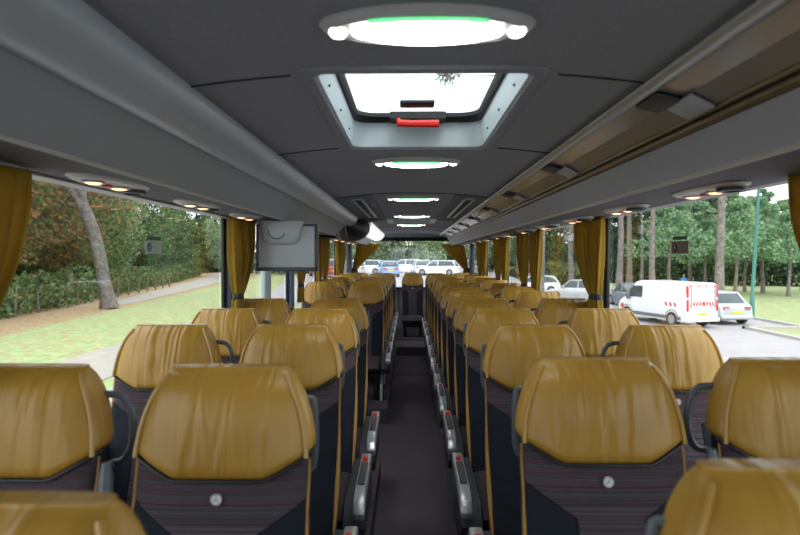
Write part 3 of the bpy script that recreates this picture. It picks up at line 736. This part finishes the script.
# ------------------------------------------------------------------ outside: vehicles
def wheel(par, x, y, r=.33, w=.2):
    o = MB().tube([(x-w/2, y, r), (x+w/2, y, r)], r, 22).build('wheel', 'tyre', par, smooth=True)
    b = MB(); b.tube([(x-w/2-.012, y, r), (x+w/2+.012, y, r)], r*.6, 16); b.build('hubcap', 'hub', o, smooth=True)
def car(loc, rz, label, paint, wagon=False, L=4.3, W=1.74, H=1.46, group='cars parked outside'):
    """nose points to +y, tail to -y"""
    t = thing('car', loc, label, 'car', group, rz)
    h = L/2
    def sec(y, w, z0, z1, top): return [(-w, y, z0), (w, y, z0), (w+.01, y, (z0+z1)/2), (w-.03, y, z1), (w-.09, y, top), (-w+.09, y, top), (-w+.03, y, z1), (-w-.01, y, (z0+z1)/2)]
    rings = [sec(-h, W/2-.16, .38, .62, .78), sec(-h+.07, W/2-.06, .26, .76, .90), sec(-h+.35, W/2, .20, .86, .97), sec(-.9, W/2, .18, .86, .95), sec(.7, W/2, .18, .84, .93), sec(h-.75, W/2, .20, .74, .85), sec(h-.2, W/2-.08, .24, .62, .70), sec(h, W/2-.25, .34, .52, .58)]
    MB().loft(rings).build('body', paint, t, bevel=.03)
    tail = -h+(.25 if wagon else .55)
    b = MB(); prf = [(tail-.12, .90), (tail+.28, H-.04), (tail+.9, H), (.35, H-.03), (1.12, .86)]
    n_ = len(prf); wl = W/2-.06; wt = W/2-.25
    Rr = []
    for s_ in (-1, 1): Rr.append([(s_*(wl if z < .95 else wt), y, z) for y, z in prf])
    b.loft(Rr); cab = b.build('cabin_glass', 'carglass', t, bevel=.03)
    b = MB(); Rr = []
    for s_ in (-1, 1): Rr.append([(s_*(wt+.012), y, z) for y, z in ((tail+.26, H-.07), (tail+.30, H-.01), (tail+.9, H+.025), (.37, H-.0), (.42, H-.07), (tail+.9, H-.04))])
    b.loft(Rr); b.build('roof', paint, t, bevel=.012)
    for s_ in (-1, 1):
        for yy, zz0, y2, z2 in ((tail-.12, .88, tail+.28, H-.03), (-.2, .9, -.18, H-.02), (1.12, .84, .37, H-.02)):
            MB().tube([(s_*(wl+.005), yy, zz0), (s_*(wt+.01), y2, z2)], .035, 6).build('window_pillar', paint, t)
    if wagon: MB().tube([(wl+.006, -1.0, .9), (wt+.012, -.95, H-.03)], .03, 6).build('window_pillar', paint, t)
    for s_ in (-1, 1):
        for yy in (-h+.75, h-.8): wheel(t, s_*(W/2-.09), yy)
        MB().box(s_*(W/2-.36)-.17, s_*(W/2-.36)+.17, -h-.0, -h+.10, .66, .84).build('tail_light', 'taillight', t, bevel=.02)
        MB().box(s_*(W/2-.36)-.17, s_*(W/2-.36)+.17, h-.16, h-.03, .50, .64).build('head_light', 'white', t, bevel=.02)
        MB().box(s_*(W/2+.05)-.08, s_*(W/2+.05)+.08, .72, .84, .86, .98).build('wing_mirror', paint, t, bevel=.02)
    MB().box(-.24, .24, -h-.02, -h+.04, .52, .63).build('number_plate', 'plate', t)
    MB().box(-W/2+.10, W/2-.10, -h-.03, -h+.2, .28, .46).build('bumper', paint, t, bevel=.03)
    return t
# white van
def van():
    A = at(688, 0, 24.8); t = thing('van', (A.x-.27*2.4+.96*.95, A.y+.96*2.4+.27*.95, GZ+.02), 'white panel van with red and white striped rear, parked outside the right window', 'van', rz=R(15.5))
    # origin mid: rear at y=-2.4, width 1.9 centred on x=0
    def sec(y, zb, zt, w=.95, r=.12):
        return [(-w, y, zb), (w, y, zb), (w, y, min(1.1, zt-.2)), (w-.07, y, zt-.1), (w-.2, y, zt), (-w+.2, y, zt), (-w+.07, y, zt-.1), (-w, y, min(1.1, zt-.2))]
    b = MB(); b.loft([sec(-2.4, .34, 1.93), sec(-2.3, .28, 1.96), sec(.6, .28, 1.98), sec(1.05, .28, 1.90), sec(1.75, .28, 1.22), sec(2.3, .30, 1.02, .86), sec(2.45, .36, .80, .78)])
    bd = b.build('body', 'car_white', t, bevel=.03)
    # cab side windows, windscreen
    for s_ in (-1, 1):
        MB().prism([(.45, 1.16), (1.62, 1.16), (1.12, 1.72), (.45, 1.72)], 'x', s_*.925-.02 if s_ < 0 else .90, s_*.925+.02 if s_ > 0 else -.90).build('cab_window', 'carglass', t, bevel=.02)
        MB().box(s_*1.04-.10, s_*1.04+.10, 1.30, 1.45, 1.05, 1.36).build('wing_mirror', 'bumper', t, bevel=.03)
        MB().box(s_*.955-.012, s_*.955+.012, -2.1, 2.0, .34, .50).build('side_moulding', 'bumper', t, bevel=.006)
        for yy in (-1.55, 1.55):
            wheel(t, s_*.86, yy, .34, .22)
            b = MB(); b.tube([(s_*.955+.0, yy+.42*math.cos(a), .34+.42*math.sin(a)) for a in [PI*i/12 for i in range(13)]], .02, 5); b.build('wheel_arch', 'bumper', t, smooth=True)
        # rear red/white flashes on the flank, sloping
        for k in range(3):
            y_ = -1.75-.0*k+.28*k-.1
            MB().prism([(y_, .92), (y_+.12, .92), (y_+.2, 1.08), (y_+.08, 1.08)], 'x', *sorted((s_*.951, s_*.96))).build('flank_marking', 'chevred', t)
        MB().prism([(1.9, .62), (2.1, .62), (2.0, .8), (1.85, .8)], 'x', *sorted((s_*.90, s_*.962))).build('flank_marking', 'chevred', t)
        MB().box(s_*.86-.055, s_*.86+.055, -2.43, -2.36, .75, 1.25).build('tail_light', 'taillight', t, bevel=.015)
        MB().box(s_*.86-.05, s_*.86+.05, -2.425, -2.36, 1.35, 1.85).build('corner_marking', 'chevred', t, bevel=.01)
    MB().prism([(1.12, 1.84), (1.72, 1.24), (1.76, 1.27), (1.16, 1.88)], 'x', -.78, .78).build('windscreen', 'carglass', t, bevel=.02)
    for s_ in (-1, 1):
        MB().box(*sorted((s_*.03, s_*.78)), -2.43, -2.39, .50, 1.84).build('rear_door', 'car_white', t, bevel=.02)
    b = MB(); nstr = 9
    for k in range(nstr):
        x = -.74+1.48*k/nstr
        if k % 1 == 0: b.prism([(x, .98), (x+.09, .98), (x+.16 if k < nstr/2 else x+.02, 1.16), (x+.07 if k < nstr/2 else x-.07, 1.16)], 'y', -2.44, -2.432)
    b.build('rear_chevron_band', 'chevred', t)
    for k in range(4):
        b = MB(); b.prism([(-.75+.45*k, 1.80), (-.62+.45*k, 1.80), (-.66+.45*k, 1.87), (-.79+.45*k, 1.87)], 'y', -2.44, -2.425); b.build('top_marking', 'chevred', t)
    MB().box(-.26, .26, -2.45, -2.43, .58, .69).build('number_plate', 'plate', t)
    t.scale = (.88, 1, 1); t.location.x -= .25
    MB().box(-.94, .94, -2.50, -2.34, .30, .48).build('rear_bumper', 'car_white', t, bevel=.03)
    b = MB()
    for s_ in (-1, 1): b.box(s_*.70-.015, s_*.70+.015, -2.50, -2.42, .9, 1.9)
    for zz in (1.0, 1.3, 1.6, 1.85): b.tube([(.40, -2.49, zz), (.72, -2.49, zz)], .014, 6)
    b.build('rear_ladder', 'silver', t)
    return t
van()
def gp(px, py, z=0):   # ground point seen at that picture position
    d = (3.1-z)*F/(py-VY); return (CX+(px-VX)/F*d, d, GZ+z)
car((14.45, 28.4, GZ+.02), R(8), 'silver car parked with its tail out, right of the white van', 'car_silver')
car((14.0, 36.5, GZ+.02), R(2), 'dark grey car parked beyond the white van, left of its nose', 'car_dark', wagon=True)
car((12.1, 41.5, GZ+.02), R(55), 'silver estate car just left of the nearest wide curtain on the right window post', 'car_silver', wagon=True)
car((10.8, 50.0, GZ+.02), R(75), 'white estate car with red markings seen past the far right curtains', 'car_white', wagon=True)
car((12.2, 58.0, GZ+.02), R(70), 'dark blue car far off beyond the white estate car', 'car_dark')
# cars on the raised car park, seen through the rear window
cp = [(352, 'car_silver', 20, 'pale car at the left end of the row behind the rear window', 58), (365, 'car_white', 75, 'white car seen through the left part of the rear window', 60),
      (388, 'car_blue', 8, 'light blue car left of the middle headrest, behind the rear window', 55), (405, 'car_white', 80, 'white car behind the middle rear bench seat', 64),
      (421, 'car_silver', 5, 'small silver car with red tail lights right of the middle headrest', 60), (438, 'car_white', 70, 'long white car right of centre behind the rear window', 57),
      (458, 'car_silver', 60, 'silver car at the right end of the row behind the rear window', 58)]
for px, pt, a, lb, d in cp:
    car((CX+(px-VX)/F*d, d, GZ+1.25+.35*(d-52)/38), R(a), lb, pt, wagon=True)
car((-8.0, 54.5, GZ+1.28), R(30), 'red car far off beyond the left rear curtains', 'car_red')
car((-9.3, 66, GZ+1.40), R(20), 'white car farther off beyond the left rear curtains', 'car_white')
# green lamp pole
p = at(748, 0, 24.0)
t = thing('lamp_post', (17.6, 30.0, GZ), 'tall slim green lamp post on the grass right of the white van', 'lamp post')
MB().tube([(0, 0, 0), (0, 0, 1.0), (0, 0, 1.05), (.2, 0, 5), (.38, 0, 9.5)], [.12, .12, .09, .075, .06], 14).build('pole', 'pole', t, smooth=True)
MB().box(-.6, .2, -.12, .12, 9.45, 9.6).build('lantern', 'pole', t, bevel=.04)
# walker in blue beyond the van
pw = gp(681, 300); d = 46; X = CX+(682-VX)/F*d
t = thing('person', (X, d, GZ), 'person in a blue jacket walking on the grass beyond the white van', 'person')
b = MB()
for s_ in (-1, 1): b.tube([(s_*.10, s_*.16, .04), (s_*.10, s_*.06, .45), (s_*.08, 0, .88)], [.055, .07, .10], 10)
b.build('trousers', 'trousers', t, smooth=True)
b = MB(); b.loft([[(w_*math.cos(a), dd*math.sin(a), z) for a in [2*PI*k/16 for k in range(16)]] for z, w_, dd in ((.82, .17, .12), (1.0, .16, .11), (1.25, .20, .13), (1.42, .19, .11), (1.48, .08, .07))])
for s_ in (-1, 1): b.tube([(s_*.19, 0, 1.40), (s_*.26, s_*.06, 1.12), (s_*.25, s_*.18, .90)], [.06, .05, .04], 8)
b.build('jacket', 'jacket', t, smooth=True)
b = MB(); b.tube([(0, 0, 1.44), (0, 0, 1.55)], .05, 8); b.ellipsoid((0, 0, 1.64), (.08, .095, .12), 14, 10); b.ellipsoid((0, -.10, 1.63), (.015, .02, .02), 6, 4)
for s_ in (-1, 1): b.ellipsoid((s_*.25, s_*.19, .84), (.03, .03, .06), 8, 5)
b.build('body', 'skin', t, smooth=True)
MB().ellipsoid((0, .02, 1.69), (.088, .10, .10), 12, 8).build('hair', 'hair', t, smooth=True)

# ------------------------------------------------------------------ outside: trees
def leaf_blob(b, r, c, rad, n, size, flat=1.0, squash=1.0):
    for _ in range(n):
        a = r.uniform(0, 2*PI); u = r.uniform(-1, 1); q = math.sqrt(1-u*u); k = r.uniform(.55, 1.05)
        p = Vector((c[0]+rad*k*q*math.cos(a), c[1]+rad*k*q*math.sin(a), c[2]+rad*squash*k*u))
        n1 = Vector((r.uniform(-1, 1), r.uniform(-1, 1), r.uniform(-1, 1)*flat)).normalized(); n2 = n1.orthogonal().normalized(); n3 = n1.cross(n2)
        s1 = size*r.uniform(.5, 1.2); s2 = s1*r.uniform(.45, .8); o = len(b.v)
        b.v += [tuple(p-n2*s1), tuple(p+n3*s2), tuple(p+n2*s1), tuple(p-n3*s2)]; b.f.append((o, o+1, o+2, o+3)); b.mi.append(0)
def make_tree(loc, label, cat, leafm, H, crown_r, base, seed, bark='bark', trunk=.25, lean=(0, 0), nb=16, npb=170, size=.17, group=None, squash=.75, conical=False):
    r = random.Random(seed); t = thing('tree', loc, label, cat, group)
    b = MB(); N = 8; pts = []
    for i in range(N+1): u = i/N; pts.append((lean[0]*u**1.5+.12*math.sin(u*4+seed)*min(1, u*4), lean[1]*u+.12*math.cos(u*3+seed)*min(1, u*4), H*.93*u))
    b.tube(pts, [trunk*(1.25 if i == 0 else 1-.8*i/N) for i in range(N+1)], 10)
    tr = b.build('trunk', bark, t, smooth=True)
    br = MB(); cr = MB()
    for k in range(nb):
        z = base+(H-base)*(k+.5)/nb; u = (z-base)/(H-base)
        wr = crown_r*((1.05-u) if conical else math.sqrt(max(.05, 1-(2*u-1)**2*.85)))
        a = k*2.4+r.uniform(-.4, .4); q = r.uniform(.35, .75)*wr
        i = min(N, z/(H*.93)*N); i0 = int(min(N-1, i)); f_ = i-i0; P0 = Vector(pts[i0])*(1-f_)+Vector(pts[i0+1])*f_
        c = P0+Vector((q*math.cos(a), q*math.sin(a), .25))
        br.tube([P0-Vector((0, 0, .4)), c], [trunk*.22, trunk*.08], 5)
        leaf_blob(cr, r, c, wr*r.uniform(.5, .7), npb, size, squash=squash)
    br.build('branches', bark, t); cr.build('foliage', leafm, t)
    return t
TG = 'background trees'
# prototypes then copies -------- left wood
spec = {
 'autumn': dict(leafm='leaf_autumn', H=13, crown_r=3.8, base=2.2, trunk=.28, nb=20, npb=420, size=.17),
 'green': dict(leafm='leaf_green', H=12, crown_r=3.6, base=1.6, trunk=.26, nb=20, npb=420, size=.17),
 'dark': dict(leafm='leaf_dark', H=16, crown_r=4.6, base=2.0, trunk=.32, nb=22, npb=380, size=.22, conical=True),
 'pine': dict(leafm='leaf_pine', H=8.2, crown_r=2.7, base=3.0, trunk=.15, nb=14, npb=420, size=.13, bark='barkpine', squash=.6, conical=True),
 'tallpine': dict(leafm='leaf_green', H=19, crown_r=3.6, base=11.5, trunk=.23, nb=12, npb=330, size=.2, bark='barkpine', squash=.55),
 'pale': dict(leafm='leaf_pale', H=11, crown_r=3.6, base=1.5, trunk=.22, nb=18, npb=400, size=.19),
}
tp = {}
def tree(kind, x, y, label, sc=1.0, rz=0, group=TG):
    if kind not in tp:
        tp[kind] = make_tree((x, y, GZ), label, 'tree', seed=len(tp)+3, group=group, **spec[kind]); tp[kind].rotation_euler = (0, 0, rz); tp[kind].scale = (sc,)*3
    else: dup(tp[kind], (x, y, GZ), label, group, rz=rz, scale=(sc,)*3)
rt = random.Random(11)
W = {'autumn': 'russet and green broadleaf tree', 'green': 'mid green broadleaf tree', 'dark': 'dark green conical tree', 'pine': 'young bright green pine', 'tallpine': 'tall bare-trunked pine', 'pale': 'pale green bushy tree'}
leftt = [('autumn', -21.5, 24), ('green', -26, 29), ('autumn', -24.5, 34), ('autumn', -29, 39), ('autumn', -26, 44), ('green', -31, 49), ('green', -30, 56), ('pale', -33, 63), ('green', -33, 72), ('dark', -36, 50), ('dark', -36, 36), ('dark', -32, 26), ('green', -34, 84), ('pale', -29, 92), ('dark', -40, 66), ('dark', -40, 80), ('green', -22, 100), ('autumn', -27, 20)]
places = ['nearest the camera in the left wood', 'second along the front of the left wood', 'just behind the leaning trunk, left wood', 'right of the leaning trunk, left wood', 'above the left exit sticker', 'right of the left exit sticker', 'beyond the bend of the wood path', 'at the far end of the wood path', 'left of the monitor curtain, far off', 'deep in the left wood behind the exit sticker', 'deep in the left wood behind the leaning trunk', 'deep in the left wood at the picture edge', 'far off behind the monitor', 'far off right of the monitor', 'deepest behind the wood path', 'deepest beyond the path end', 'far off beyond the left rear curtains', 'at the left picture edge behind the curtain']
for (k, x, y), pl in zip(leftt, places): tree(k, x, y, f'{W[k]} {pl}', rt.uniform(.95, 1.2), rt.uniform(0, 6))
# right side
tallx = [(618, 46, 'first from the left beside the right window post'), (628, 49, 'second from the left beside the right window post'), (651, 44, 'behind the roof of the white van, left of the exit sticker'), (717, 42, 'behind the rear doors of the white van'), (497, 60, 'seen between the far right curtains'), (571, 52, 'left of the wide right curtain'), (640, 62, 'slim and far off behind the white van cab'), (563, 75, 'far off left of the wide right curtain')]
for px, d, pl in tallx: tree('tallpine', CX+(px-VX)/F*d, d, f'{W["tallpine"]} {pl}', (.72 if d >= 60 else 1.35 if px == 717 else 1.0)*rt.uniform(.95, 1.1), rt.uniform(0, 6))
yp = [(668, 48, 'just left of the right exit sticker'), (688, 52, 'below the right exit sticker'), (704, 50, 'left of the thick trunk behind the van'), (733, 47, 'above the silver parked car'), (742, 52, 'just left of the green lamp post'), (760, 50, 'just right of the green lamp post'), (785, 46, 'near the right picture edge'), (798, 54, 'cut by the right picture edge'), (820, 48, 'hidden beyond the right curtain')]
for px, d, pl in yp: tree('pine', CX+(px-VX)/F*d, d, f'{W["pine"]} {pl}', rt.uniform(.92, 1.12), rt.uniform(0, 6))
bk = [('dark', 600, 80, 'behind the right window post'), ('dark', 625, 74, 'left part of the dark wood behind the van'), ('green', 645, 78, 'behind the two trunks at the right window'), ('dark', 662, 72, 'in the wood above the white van'), ('green', 682, 80, 'in the wood behind the exit sticker'), ('dark', 700, 74, 'in the wood behind the thick trunk'), ('green', 716, 82, 'highest beside the thick trunk'), ('autumn', 745, 84, 'behind the green lamp post'), ('dark', 762, 90, 'right of the lamp post in the far wood'), ('green', 785, 86, 'far wood near the right curtain'), ('green', 805, 80, 'far wood behind the right curtain'), ('pale', 520, 95, 'seen between the far right curtains'), ('green', 545, 90, 'far left of the wide right curtain'), ('green', 575, 88, 'directly behind the wide right curtain')]
for k, px, d, pl in bk: tree(k, CX+(px-VX)/F*d, d, f'{W[k]} {pl}', {'dark': .95, 'green': 1.15, 'autumn': 1.1, 'pale': 1.2}[k]*(1.0 if px < 735 else .82), rt.uniform(0, 6))
# behind the rear window; haze put into the colour by pale foliage
rr_ = [('pale', 352, 78, 'at the left edge of the rear window'), ('pale', 372, 82, 'behind the left rear curtain'), ('pale', 388, 80, 'left of the rear exit sticker'), ('green', 402, 86, 'directly behind the rear exit sticker'), ('pale', 415, 82, 'right of the rear exit sticker'), ('pale', 431, 78, 'in the right half of the rear window'), ('pale', 447, 84, 'beside the right rear curtain'), ('pale', 466, 80, 'at the right edge of the rear window'), ('green', 482, 88, 'past the right rear corner')]
for k, px, d, pl in rr_: tree(k, CX+(px-VX)/F*d, d, f'{W[k]} {pl}', rt.uniform(1.0, 1.25), rt.uniform(0, 6))
# leaning trunk on the left
t = thing('tree', (-18.1, 34.5, GZ), 'thick grey leaning tree trunk with a fork on the left lawn', 'tree', TG)
def pp(px, py, d=34.5): q = at(px, py, d); return tuple(q-Vector(t.location))
b = MB(); b.tube([pp(107, 309), pp(105, 300), pp(101, 280), pp(97, 255), pp(91, 230), pp(84, 212), pp(75, 196), pp(66, 186), pp(57, 180), pp(40, 172), pp(20, 160)], [.60, .45, .39, .37, .36, .35, .32, .25, .20, .17, .12], 14)
b.build('trunk', 'bark', t, smooth=True)
b = MB(); b.tube([pp(85, 214), pp(80, 200), pp(79, 185), pp(82, 160), pp(86, 120), pp(92, 80)], [.26, .27, .26, .23, .18, .12], 12); b.build('upper_stem', 'bark', t, smooth=True)
b = MB(); r = random.Random(77)
for px, py in ((60, 120), (100, 110), (130, 90), (80, 70), (40, 90), (20, 140)):
    leaf_blob(b, r, pp(px, py, 34.5), 2.4, 500, .16)
b.build('foliage', 'leaf_autumn', t)
# tall pine whose branch shows through the roof hatch
tb = at(458, 78, 36); t = thing('tree', (tb.x+5.2, 36.5, GZ), 'tall pine behind the coach whose twig shows through the roof hatch', 'tree', TG)
L = Vector(t.location); b = MB(); b.tube([(0, 0, 0), (.1, 0, 6), (0, 0, 14), (.1, 0, 20)], [.25, .2, .15, .08], 10); b.build('trunk', 'barkpine', t, smooth=True)
b = MB(); P0 = Vector((0, 0, tb.z-L.z-.1)); tip = Vector(at(438, 76, 36))-L
b.tube([P0, (P0+tip)/2+Vector((0, 0, .15)), tip], [.06, .04, .015], 6)
nd = MB(); r = random.Random(5)
for k in range(44):
    u = r.uniform(.80, 1); p = P0.lerp(tip, u); e = p+Vector((r.uniform(-.35, .25), r.uniform(-.4, .4), r.uniform(-.75, .35)))
    b.tube([p, e], [.014, .008], 4)
    for j in range(34):
        q = p.lerp(e, r.uniform(.3, 1)); dv = Vector((r.uniform(-1, 1), r.uniform(-1, 1), r.uniform(-1, 1))).normalized()*r.uniform(.12, .24); w_ = dv.orthogonal().normalized()*.012
        o = len(nd.v); nd.v += [tuple(q-w_), tuple(q+w_), tuple(q+dv)]; nd.f.append((o, o+1, o+2)); nd.mi.append(0)
b.build('branches', 'barkpine', t); nd.build('foliage', 'leaf_dark', t)

# undergrowth: nobody could count its leaves
def undergrowth(name, pts, width, height, n, size, m, label, seed):
    r = random.Random(seed); b = MB(); P = [Vector((x, y)) for x, y in pts]; seg = [(P[i+1]-P[i]).length for i in range(len(P)-1)]; T = sum(seg)
    for _ in range(n):
        s = r.uniform(0, T); i = 0
        while s > seg[i] and i < len(seg)-1: s -= seg[i]; i += 1
        q = P[i].lerp(P[i+1], s/seg[i]); tt = (P[i+1]-P[i]).normalized(); nn = Vector((-tt.y, tt.x)); q = q+nn*r.uniform(0, width)
        h = height*(.45+.75*noise.noise(Vector((q.x*.22, q.y*.22, seed)))+.25); z = GZ+max(.1, h)*r.uniform(0, 1)**.8
        n1 = Vector((r.uniform(-1, 1), r.uniform(-1, 1), r.uniform(-1, 1))).normalized(); n2 = n1.orthogonal().normalized(); n3 = n1.cross(n2); s1 = size*r.uniform(.5, 1.2); s2 = s1*.65
        p = Vector((q.x, q.y, z)); o = len(b.v); b.v += [tuple(p-n2*s1), tuple(p+n3*s2), tuple(p+n2*s1), tuple(p-n3*s2)]; b.f.append((o, o+1, o+2, o+3)); b.mi.append(0)
    return tag(b.build(name, m), label, 'undergrowth', kind='stuff')
undergrowth('undergrowth', [(-18.5, 12), (-20.5, 34), (-24, 50), (-28, 70), (-34, 95)], 6, 2.3, 42000, .16, 'leaf_under', 'low green brambles and shrubs along the edge of the left wood', 3)
undergrowth('woodland', [(-27, 5), (-34, 34), (-40, 60), (-42, 90), (-36, 125)], 7, 13, 30000, .55, 'leaf_dark', 'dense dark woodland closing the view behind the left trees', 4)
undergrowth('woodland', [(-30, 108), (5, 104), (30, 108), (52, 104), (80, 98)], 8, 9, 30000, .55, 'leaf_dark', 'dense dark woodland closing the view behind the coach and on the right', 5)
undergrowth('woodland', [(16, 74), (34, 62), (60, 56), (85, 56)], 6, 4.5, 26000, .28, 'leaf_dark', 'dark shady understorey behind the pines outside the right windows', 8)
undergrowth('hedge', [(7, 66), (13, 64), (20, 62)], 3, 2.6, 9000, .2, 'leaf_under', 'low hedge bank beyond the parked cars on the right', 6)
# fence stakes along the left wood
first = None
for k in range(16):
    d = 22+2.5*k; x = -18.9-.14*(d-20)-.02*k; h = 1.15+.2*math.sin(k*2.3)
    lb = f'wooden fence stake at the edge of the left wood'
    if first is None:
        first = MB().tube([(0, 0, 0), (.02, 0, .6), (0, .02, 1.2)], [.07, .065, .055], 7).build('fence_stake', 'wood'); tag(first, lb, 'fence stake', 'fence stakes at the edge of the left wood'); first.location = (x, d, GZ)
    else:
        c = first.copy(); C.objects.link(c); c.location = (x, d, GZ); c.rotation_euler = (math.sin(k)*.06, math.cos(k*3)*.08, k); c.scale = (1, 1, h)

# ------------------------------------------------------------------ light, camera
w = bpy.data.worlds.new('World'); sc.world = w; w.use_nodes = True; nt = w.node_tree
bg = nt.nodes['Background']; tc = nt.nodes.new('ShaderNodeTexCoord'); sp = nt.nodes.new('ShaderNodeSeparateXYZ'); nt.links.new(tc.outputs['Generated'], sp.inputs[0])
r = nt.nodes.new('ShaderNodeValToRGB'); e = r.color_ramp.elements; e[0].position = 0.0; e[0].color = (.80, .87, .96, 1); e[1].position = .6; e[1].color = (.93, .97, 1, 1)
nt.links.new(sp.outputs[2], r.inputs[0]); nt.links.new(r.outputs[0], bg.inputs[0]); bg.inputs[1].default_value = 3.1
sl = bpy.data.lights.new('hazy_sun', 'SUN'); sl.energy = 1.8; sl.angle = R(25); sl.color = (1, .97, .92); so = bpy.data.objects.new('hazy_sun', sl); C.objects.link(so); so.rotation_euler = (R(38), R(12), 0)

cam = bpy.data.cameras.new('camera'); co = bpy.data.objects.new('camera', cam); C.objects.link(co)
cam.sensor_width = 36; cam.lens = F*36/800; co.location = (CX, 0, CZ)
yaw = math.atan((VX-400)/F); pitch = math.atan((267.5-VY)/F)
co.rotation_euler = (PI/2-pitch, 0, yaw)
cam.dof.use_dof = True; cam.dof.focus_distance = 4.2; cam.dof.aperture_fstop = 3.2
cam.clip_start = .02; cam.clip_end = 600
sc.camera = co
sc.view_settings.view_transform = 'Standard'; sc.view_settings.look = 'None'; sc.view_settings.gamma = 1; sc.view_settings.use_curve_mapping = False
sc.view_settings.exposure = 0.0
cy = sc.cycles; cy.use_denoising = True
try: cy.denoiser = 'OPENIMAGEDENOISE'
except Exception: pass
cy.max_bounces = 10; cy.diffuse_bounces = 5; cy.glossy_bounces = 4; cy.transparent_max_bounces = 16; cy.sample_clamp_indirect = 6
